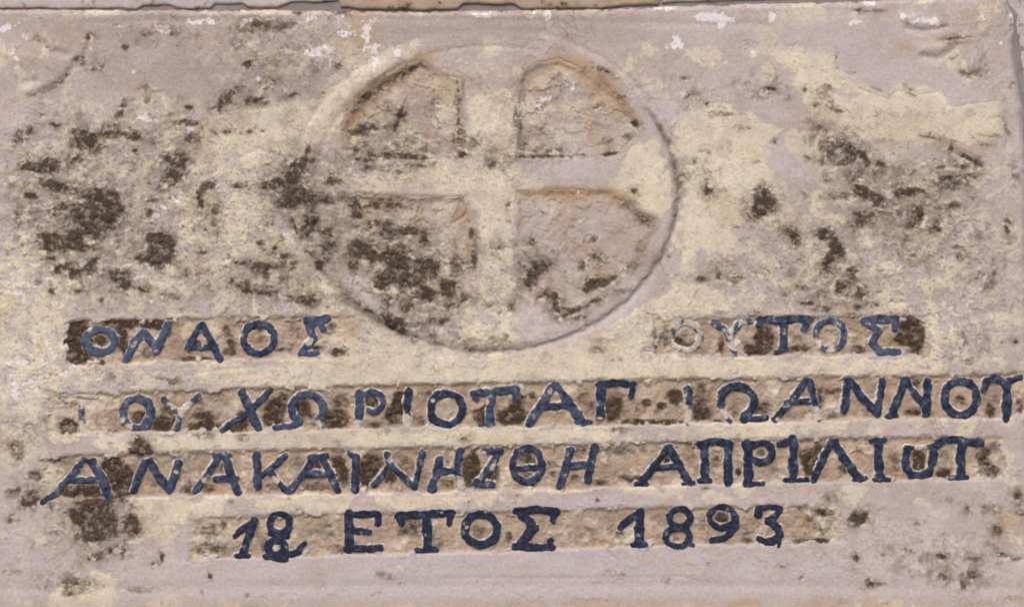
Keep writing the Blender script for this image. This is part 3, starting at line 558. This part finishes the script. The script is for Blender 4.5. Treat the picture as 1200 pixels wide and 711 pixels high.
def piece(name, sel, parent, extra=None):
    f = cells[sel]
    used = np.unique(f)
    remap = np.zeros(ny * nx, np.int32); remap[used] = np.arange(len(used))
    vs, fs = P3[used], remap[f]
    mk = {k: a[used] for k, a in MKf.items()}
    if extra:                                                # the sides and back of the slab
        ring = np.concatenate([idx[0, :], idx[1:, -1], idx[-1, -2::-1], idx[-2:0:-1, 0]])
        n = len(ring)
        back = P3[ring].copy(); back[:, 1] = .055
        mid = P3[ring].copy(); mid[:, 1] = .016
        b0 = len(vs)
        vs = np.concatenate([vs, mid, back, [[0, .055, 0]]])
        r = remap[ring]; i = np.arange(n); j = (i + 1) % n
        fs = np.concatenate([fs, np.stack([r[i], r[j], b0 + j, b0 + i], 1), np.stack([b0 + i, b0 + j, b0 + n + j, b0 + n + i], 1)])
        k = np.arange(0, n - 1, 2)
        fs = np.concatenate([fs, np.stack([b0 + n + k, b0 + n + k + 1, b0 + n + (k + 2) % n, np.full(len(k), b0 + 2 * n)], 1)])
        for q in mk: mk[q] = np.concatenate([mk[q], mk[q][r], mk[q][r], [0]])
    return mesh_object(name, vs, fs, M_STONE, parent, mk)

piece("slab", cpart == 0, plaque, True)
medallion = piece("cross_medallion", cpart == 9, plaque)
medallion["label"] = "ringed cross carved in low relief"
for i in range(4):
    piece("sunk_quarter", cpart == 10 + i, medallion)
band_objs = []
for i, b in enumerate(BANDS):
    o = piece("inscription_band", cpart == 1 + i, plaque)
    o["label"] = "sunk band reading " + b[5]
    band_objs.append(o)

# ------------------------------------------------------------------ the letters: left standing in the sunk bands and painted blue
def ell(w, cx, cy, rx, ry, a0=0, a1=360, tilt=0):
    n = 28
    pts = []
    for k in range(n + 1):
        a = math.radians(a0 + (a1 - a0) * k / n)
        x, y = rx * math.cos(a), -ry * math.sin(a)
        t = math.radians(tilt)
        pts.append((cx + x * math.cos(t) - y * math.sin(t), cy + x * math.sin(t) + y * math.cos(t)))
    return (w, pts)

# (band, fade of the paint, wear of the paint, strokes [(width, points)...], bare spots [(x, y, r)...])
LETTERS = [
 (0, .9, .15, [ell(9, 116.5, 399, 17.5, 13.5)], [(104,384,4)]),
 (0, .8, .15, [(9, [(148,421),(156,404),(168,388)]), (9, [(168,388),(184,410)]), (10, [(183,410),(190,396),(196,381)])], []),
 (0, .4, .1, [(8, [(221,408),(228,392),(236,381)]), (8.5, [(237,381),(248,402),(258,421)]), (7, [(221,407),(250,406)])], [(214,416,7)]),
 (0, .3, .05, [ell(8, 303.5, 396.5, 18, 17.5)], []),
 (0, .7, .15, [(12, [(363,377),(382,373)]), (9, [(360,376),(367,396),(355,413)]), (8, [(353,414),(370,414)]), (7, [(376,380),(379,385)])], [(361,399,5)]),
 (1, .8, .66, [ell(6.5, 804, 394, 16.5, 16.5)], [(790,404,9),(804,412,7)]),
 (1, .8, .4, [(7.5, [(835,377),(849,386),(856,398)]), (7, [(879,376),(866,379),(857,392)]), (8, [(857,396),(860,416)])], [(860,404,7)]),
 (1, .45, .15, [(10, [(891,374),(920,374),(948,373)]), (8, [(889,381),(894,374)]), (8, [(946,374),(943,384)]), (9, [(919,376),(919,396),(916,410)]), (6, [(910,413),(922,409)])], []),
 (1, .8, .35, [ell(7, 973, 393, 17, 17.5)], [(956,402,7),(975,413,7)]),
 (1, .7, .1, [(11, [(1014,375),(1048,374)]), (9, [(1016,378),(1029,388),(1023,402),(1032,412)]), (8, [(1030,413),(1053,413)]), (7, [(1049,376),(1049,386)])], []),
 (2, .6, .4, [(7, [(95,476),(97,504)]), (7, [(70,462),(76,461)]), (6, [(76,462),(112,464)])], [(96,502,10),(104,464,14),(85,463,6)]),
 (2, .7, .2, [ell(8.5, 160.5, 484, 17, 17), (8, [(172,470),(176,486),(168,500)])], [(143,492,4),(150,500,5)]),
 (2, .7, .4, [(7, [(192,468),(206,480)]), (7, [(232,464),(212,482)]), (8, [(211,482),(207,502)])], [(214,480,7),(222,474,6),(200,476,6)]),
 (2, .4, .1, [(10, [(284,460),(293,480),(303,502)]), (7, [(316,457),(297,478),(276,493),(261,504)])], []),
 (2, .6, .2, [ell(8.5, 360, 479, 18.5, 17, -50, 240), (8, [(351,494),(338,500),(323,501)]), (5, [(371,494),(378,500)])], [(372,497,7)]),
 (2, .55, .1, [(10, [(421,461),(421,488)]), ell(7, 437, 471, 12, 11, -110, 130), (8, [(420,488),(419,500)])], [(419,499,8)]),
 (2, .3, .1, [(9, [(479,459),(477,478)]), (7, [(477,478),(478,500)])], [(478,494,10)]),
 (2, .15, .05, [ell(9, 523, 479, 18.5, 18.5)], [(507,469,2.5)]),
 (2, .5, .15, [(9, [(556,460),(578,459),(604,456)]), (9, [(579,459),(574,480),(573,497)]), (7, [(556,460),(558,466)]), (7, [(602,457),(605,466)]), (5, [(563,498),(577,497)])], [(568,470,5)]),
 (2, .5, .15, [(9, [(620,497),(634,474),(650,451)]), (10, [(652,451),(667,472),(682,495)]), (8, [(638,476),(668,475)]), (6, [(676,495),(692,495)])], []),
 (2, .15, .08, [(10.5, [(704,451),(704,486)]), (8, [(702,450),(722,448),(742,450)]), (7, [(742,450),(740,464)])], [(704,494,6)]),
 (2, .4, .15, [(8, [(806,455),(808,473)]), (7, [(808,473),(807,496)])], [(807,487,11)]),
 (2, .2, .08, [ell(9, 864, 470, 19.5, 17.5, -62, 190), (9, [(873,486),(872,492)]), (7, [(872,491),(897,490)]), (5, [(845,472),(846,483),(856,494)])], [(847,485,8)]),
 (2, .3, .15, [(8, [(945,446),(929,467),(909,491)]), (7, [(949,445),(954,466),(960,491)]), (6.5, [(922,471),(952,470)])], [(956,486,9),(912,491,3)]),
 (2, .2, .05, [(9, [(994,446),(990,481)]), (9, [(996,446),(1011,466),(1028,484)]), (8, [(1034,445),(1028,484)])], []),
 (2, .2, .05, [(9, [(1062,446),(1053,466),(1044,487)]), (9, [(1062,447),(1086,480)]), (9, [(1087,446),(1086,484)]), (6, [(1041,488),(1050,487)])], [(1074,452,4)]),
 (2, .2, .05, [ell(9, 1126, 466, 19, 20.5)], []),
 (2, .25, .05, [(8, [(1153,456),(1156,446),(1166,442),(1177,449)]), (8, [(1196,442),(1183,447)]), (10.5, [(1180,449),(1180,489)])], []),
 (3, .5, .12, [(8, [(98,538),(82,559),(66,578),(50,588)]), (10.5, [(108,542),(119,560),(128,581)]), (7.5, [(84,563),(118,561)]), (6, [(98,538),(107,542)])], [(100,552,6)]),
 (3, .4, .1, [(8.5, [(170,541),(163,556),(157,573)]), (9.5, [(174,540),(186,559),(197,573)]), (9, [(209,542),(204,558),(198,574)])], [(206,552,3)]),
 (3, .45, .12, [(7.5, [(257,534),(243,556),(229,575)]), (9.5, [(263,534),(271,556),(279,577)]), (7, [(252,561),(276,560)]), (6, [(252,534),(268,533)])], [(240,562,4)]),
 (3, .35, .1, [(9.5, [(301,533),(302,569)]), (7, [(334,534),(318,548),(306,557)]), (6.5, [(316,552),(327,566),(337,577)])], [(323,562,5)]),
 (3, .35, .1, [(8, [(368,537),(354,557),(340,576)]), (8.5, [(377,535),(386,554),(396,574)]), (7.5, [(354,555),(387,555)]), (7, [(364,536),(382,534)])], []),
 (3, .3, .1, [(9, [(417,536),(416,574)]), (5, [(409,530),(417,537)])], []),
 (3, .35, .2, [(6.5, [(453,531),(456,544),(447,558),(438,568)]), (7, [(457,544),(471,558),(486,570)]), (7, [(495,531),(490,552),(486,570)])], [(460,537,4)]),
 (3, .3, .08, [(9, [(515,539),(511,556),(506,574)]), (9, [(539,528),(536,548)]), (7.5, [(514,552),(537,550)]), (7, [(536,550),(541,572)])], [(540,568,9)]),
 (3, .5, .3, [(9, [(568,529),(586,528)]), (8, [(584,529),(576,546),(559,565)]), (8, [(557,567),(577,567)])], [(566,531,4),(580,548,6)]),
 (3, .25, .08, [ell(8, 618, 545, 17, 20), (6.5, [(603,549),(634,548)])], []),
 (3, .25, .08, [(9.5, [(668,527),(663,547),(657,568)]), (9, [(697,523),(693,542),(689,562)]), (7.5, [(666,546),(693,544)])], []),
 (3, .15, .04, [(7.5, [(782,525),(766,547),(750,566)]), (9.5, [(785,525),(797,546),(808,566)]), (7, [(766,548),(799,546)]), (6, [(745,567),(757,567)]), (6, [(801,567),(813,566)])], []),
 (3, .1, .04, [(9.5, [(825,522),(826,562)]), (8.5, [(820,520),(838,516),(856,519)]), (9.5, [(854,520),(853,566)]), (6, [(820,563),(832,563)])], []),
 (3, .1, .04, [(10.5, [(877,520),(877,566)]), ell(8, 892, 530, 13, 11.5, -130, 130), (6.5, [(873,568),(894,567)]), (6, [(872,519),(884,519)])], []),
 (3, .1, .04, [(10, [(930,513),(930,562)]), (7, [(914,520),(930,516)]), (6.5, [(921,563),(945,562)])], []),
 (3, .1, .04, [(8, [(974,518),(964,540),(954,562)]), (10, [(977,518),(992,540),(1008,561)]), (6, [(1002,562),(1014,560)])], []),
 (3, .1, .04, [(10, [(1029,516),(1031,562)]), (6, [(1022,516),(1036,515)]), (6, [(1026,563),(1041,562)])], []),
 (3, .2, .06, [(8.5, [(1063,526),(1061,545),(1068,556),(1079,558),(1089,553),(1094,538),(1094,525)]), (5, [(1063,525),(1094,523)])], [(1079,523,8)]),
 (3, .1, .06, [(8.5, [(1098,522),(1107,515),(1125,514),(1150,519)]), (10.5, [(1127,516),(1126,556)]), (6.5, [(1114,560),(1133,559)])], []),
 (4, 0, .03, [(7, [(275,628),(286,618),(298,609)]), (9.5, [(298,610),(291,630),(284,649)]), (6.5, [(277,651),(290,651)])], []),
 (4, 0, .03, [ell(8, 328, 613, 11.5, 11.5), ell(9.5, 324, 642, 10, 8.5), (8, [(332,651),(348,647),(356,637)]), (9, [(311,652),(334,655)]), (7, [(318,625),(336,628)])], []),
 (4, 0, .03, [(11, [(409,601),(409,644)]), (8, [(407,602),(443,602)]), (8, [(442,603),(443,612)]), (8, [(411,622),(432,623)]), (8.5, [(405,643),(445,642)])], []),
 (4, 0, .08, [(9.5, [(467,604),(499,602),(530,600)]), (8, [(467,605),(470,612)]), (8, [(529,601),(526,612)]), (10.5, [(500,603),(501,644)]), (7, [(489,645),(511,644)])], []),
 (4, 0, .03, [ell(9.5, 563.5, 620, 19, 18)], [(547,617,2)]),
 (4, 0, .04, [(9.5, [(605,598),(628,597),(651,599)]), (8, [(650,600),(648,609)]), (10.5, [(609,600),(626,617),(610,638)]), (10, [(605,641),(646,641)]), (7, [(645,640),(645,633)])], []),
 (4, 0, .04, [(7.5, [(727,618),(737,609),(747,601)]), (10.5, [(750,598),(749,637)]), (6.5, [(742,639),(757,638)])], []),
 (4, 0, .03, [ell(7.8, 797, 606, 12.3, 10.5), ell(8, 794, 629, 14, 11.3), (5, [(806,637),(812,639)])], []),
 (4, 0, .03, [ell(7.5, 846.5, 605.5, 14.8, 12), (8, [(862,604),(862,616),(854,626)]), (6.5, [(856,625),(848,631),(833,633)])], []),
 (4, 0, .03, [(9, [(888,602),(890,596)]), (7.5, [(890,596),(901,593),(915,595)]), (8, [(914,597),(908,606),(900,611)]), (9, [(901,611),(912,618),(914,627),(906,634),(898,635)]), (7, [(898,635),(889,631)]), (5, [(914,630),(912,640)])], []),
]

def letter(spec, n):
    band, fade, wear, strokes, bare = spec
    allp = np.array([p for w, pts in strokes for p in pts])
    x0, y0 = allp.min(0) - 14; x1, y1 = allp.max(0) + 14
    st = .6
    gx = np.arange(x0, x1, st, dtype=F4); gy = np.arange(y0, y1, st, dtype=F4)
    X, Y = np.meshgrid(gx, gy)
    wx = X + 1.3 * fbm(X, Y, 14, 2, 701) + 0.8 * fbm(X, Y, 4.5, 3, 706, .6); wy = Y + 1.3 * fbm(X, Y, 14, 2, 731) + 0.8 * fbm(X, Y, 4.5, 3, 736, .6)
    sd = np.full(X.shape, 1e3, F4)
    for w, pts in strokes:
        w = w * (1.0 + .4 * fbm(X, Y, 15, 2, 761))
        d = seg_dist(wx, wy, pts) - w / 2
        sd = np.minimum(sd, d)
    h, mk, part, base = survey(X, Y)
    chip = fbm(X, Y, 8, 4, 801, .65); fine = fbm(X, Y, 3, 2, 831)
    top = base - .35 + 1.1 * chip + .3 * fine
    top = np.maximum(top, h + .3)
    body = sst(-1.6, 4.6, sd)
    z = top - 5.5 * body
    bb = np.zeros(X.shape, F4)
    for bx, by, br in bare:
        q = np.hypot(X - bx, Y - by) / br + .9 * chip
        bb = np.maximum(bb, sst(1.15, .8, q))
    z = z - .8 * bb
    paint = sst(1.7, -.3, sd + 1.4 * chip + .6 * fine)
    scr = fbm(X, Y * .8, 11, 4, 851, .6)
    paint = paint * (1 - .68 * sst(.43 - wear, .68 - wear, scr + .2 * fine)) * (1 - .78 * bb)
    z = z + .25 * paint
    m = dict(dark=mk["dark"] * sst(1.6, 3.8, sd + 1.5 * scr) * .8, cream=np.clip(.85 - .4 * sst(1.5, 4, sd), 0, 1), ochre_and_light=.25 * mk["ochre_and_light"], fleck=np.clip(.26 * bb * sst(-.5, .3, chip + fine) + .46 * sst(-.6, 1.0, sd) * sst(4.4, 2.4, sd) * (.55 + .45 * sst(-.3, .1, scr + .04)), 0, 1),
             paint=paint, fade=np.clip(.95 * fade + 1.0 * chip + .8 * scr, 0, 1), floor=mk["floor"] * sst(2.2, 4.0, sd + 1.5 * scr), wet_and_shade=.3 * mk["wet_and_shade"], lilac=mk["lilac"], pink=mk["pink"], warm=mk["warm"])
    ny_, nx_ = X.shape
    ii = np.arange(ny_ * nx_).reshape(ny_, nx_)
    f = np.stack([ii[:-1, :-1], ii[1:, :-1], ii[1:, 1:], ii[:-1, 1:]], -1).reshape(-1, 4)
    keep = (sd.reshape(-1)[f] < 4.4).any(1)
    f = f[keep]
    used = np.unique(f); remap = np.zeros(ny_ * nx_, np.int32); remap[used] = np.arange(len(used))
    mesh_object("letter", to_world(X, Y, z).reshape(-1, 3)[used], remap[f], M_STONE, band_objs[band], {k: a.reshape(-1)[used] for k, a in m.items()})

for n, spec in enumerate(LETTERS):
    letter(spec, n)

# ------------------------------------------------------------------ the wall round the plaque
wall = empty("masonry_wall", (0, .03, -.62), "rough stone masonry wall framing the carved plaque, with dark open joints", "wall")
WO = Vector((0, .03, -.62))
def block(x0, x1, y0, y1, front, seed, warm=0., bumps=1.0, step=2.0, left_edge=None, bottom_edge=None, rnd=14):
    nxx, nyy = max(8, int((x1 - x0) / step)), max(8, int((y1 - y0) / step))
    v = np.linspace(0, 1, nyy, dtype=F4)[:, None]; u = np.linspace(0, 1, nxx, dtype=F4)[None, :]
    Y = np.repeat(y0 + v * (y1 - y0), nxx, 1)
    xl = lerp_pts(left_edge, Y) if left_edge else np.full_like(Y, x0)
    X = xl + u * (x1 - xl)
    if bottom_edge:
        yb = lerp_pts(bottom_edge, X) + 2.0 * fbm(X, X * 0, 30, 3, seed + 70) * (y1 < 100); Y = y0 + v * (yb - y0)
    else:
        yb = np.full_like(X, y1)
    n1 = fbm(X, Y, 40, 4, seed); n2 = fbm(X, Y, 9, 4, seed + 20, .6); n3 = fbm(X, Y, 14, 5, seed + 40, .7)
    e = np.minimum(np.minimum(X - xl, x1 - X), np.minimum(Y - y0, yb - Y)) + 3 * n2
    h = front + bumps * (2.5 * n1 + 1.2 * n2) - .65 * rnd * (1 - sst(0, rnd, e)) ** 1.5
    mk = dict(dark=sst(.18, .45, n3 + .35 * n1), cream=sst(.1, .3, n1) * .35, ochre_and_light=np.clip(warm + .4 * n1, 0, 1) if warm else np.zeros_like(X),
              lilac=np.full_like(X, .8 if not warm else 0.), fleck=sst(.5, .62, n2) * .6, wet_and_shade=np.clip(.5 * (warm > .5) + n1, 0, .8))
    P = to_world(X, Y, h).reshape(-1, 3)
    ii = np.arange(nyy * nxx).reshape(nyy, nxx)
    f = np.stack([ii[:-1, :-1], ii[1:, :-1], ii[1:, 1:], ii[:-1, 1:]], -1).reshape(-1, 4)
    ring = np.concatenate([ii[0, :], ii[1:, -1], ii[-1, -2::-1], ii[-2:0:-1, 0]])
    n = len(ring); back = P[ring].copy(); back[:, 1] = .055
    b0 = len(P); i = np.arange(n); j = (i + 1) % n
    f = np.concatenate([f, np.stack([ring[i], ring[j], b0 + j, b0 + i], 1)])
    mk = {k: np.concatenate([a.reshape(-1), a.reshape(-1)[ring]]) for k, a in mk.items()}
    return mesh_object("stone_block", np.concatenate([P, back]), f, M_STONE, wall, mk, origin=WO)

block(-260, 396, -150, 8, -.5, 901, bottom_edge=[(-260, 10), (0, 10), (160, 10.5), (168, 6), (200, 7), (206, 10), (246, 10), (252, 5), (284, 5), (292, 9), (325, 9), (340, 3), (396, 1)], bumps=.5, rnd=2.5)
block(399, 772, -170, 5, 0.5, 931, warm=.7, bottom_edge=[(399, 9), (430, 11.5), (535, 11.5), (543, 5), (602, 5), (612, 11), (690, 10.5), (740, 7), (772, 5)], bumps=.6, rnd=3)
block(776, 1400, -150, -8, 0.0, 961, bottom_edge=[(776, 4), (860, 1), (1000, -3), (1150, -8), (1400, -14)], bumps=.5, rnd=4)
block(1190, 1400, -10, 330, -3.0, 991, left_edge=[(-10, 1177), (8, 1182.5), (13, 1189), (18, 1193), (24, 1190), (50, 1193.5), (90, 1199.5), (130, 1205.5), (330, 1213)], bumps=1.1, rnd=3)
block(1220, 1400, 336, 760, -3.0, 1021)
block(-260, -40, 14, 380, 0, 1051)
block(-260, -40, 386, 760, -1, 1081)
block(-260, 520, 742, 900, 0, 1111, warm=.2)
block(526, 1400, 742, 900, 1, 1141, warm=.2)
fx = np.array([-258, 1398, 1398, -258, -20, 1186, 1186, -20], F4); fy = np.array([-168, -168, 898, 898, 26, 26, 722, 722], F4)
Vf = to_world(fx, fy, np.array([-3.5, -3.5, -6., -6.] * 2)).reshape(-1, 3)          # a frame of mortar round the slab, filling the joints
Vb = Vf.copy(); Vb[:, 1] = .12
q = [[i, i + 4, (i + 1) % 4 + 4, (i + 1) % 4] for i in range(4)]
mesh_object("mortar_bed", np.concatenate([Vf, Vb]), q + [[b + 8, c + 8, d + 8, a + 8] for a, d, c, b in q] + [[i, (i + 1) % 4, (i + 1) % 4 + 8, i + 8] for i in range(4)]
            + [[i + 4, i + 12, (i + 1) % 4 + 12, (i + 1) % 4 + 4] for i in range(4)], M_MORTAR, wall, origin=WO, smooth=False)
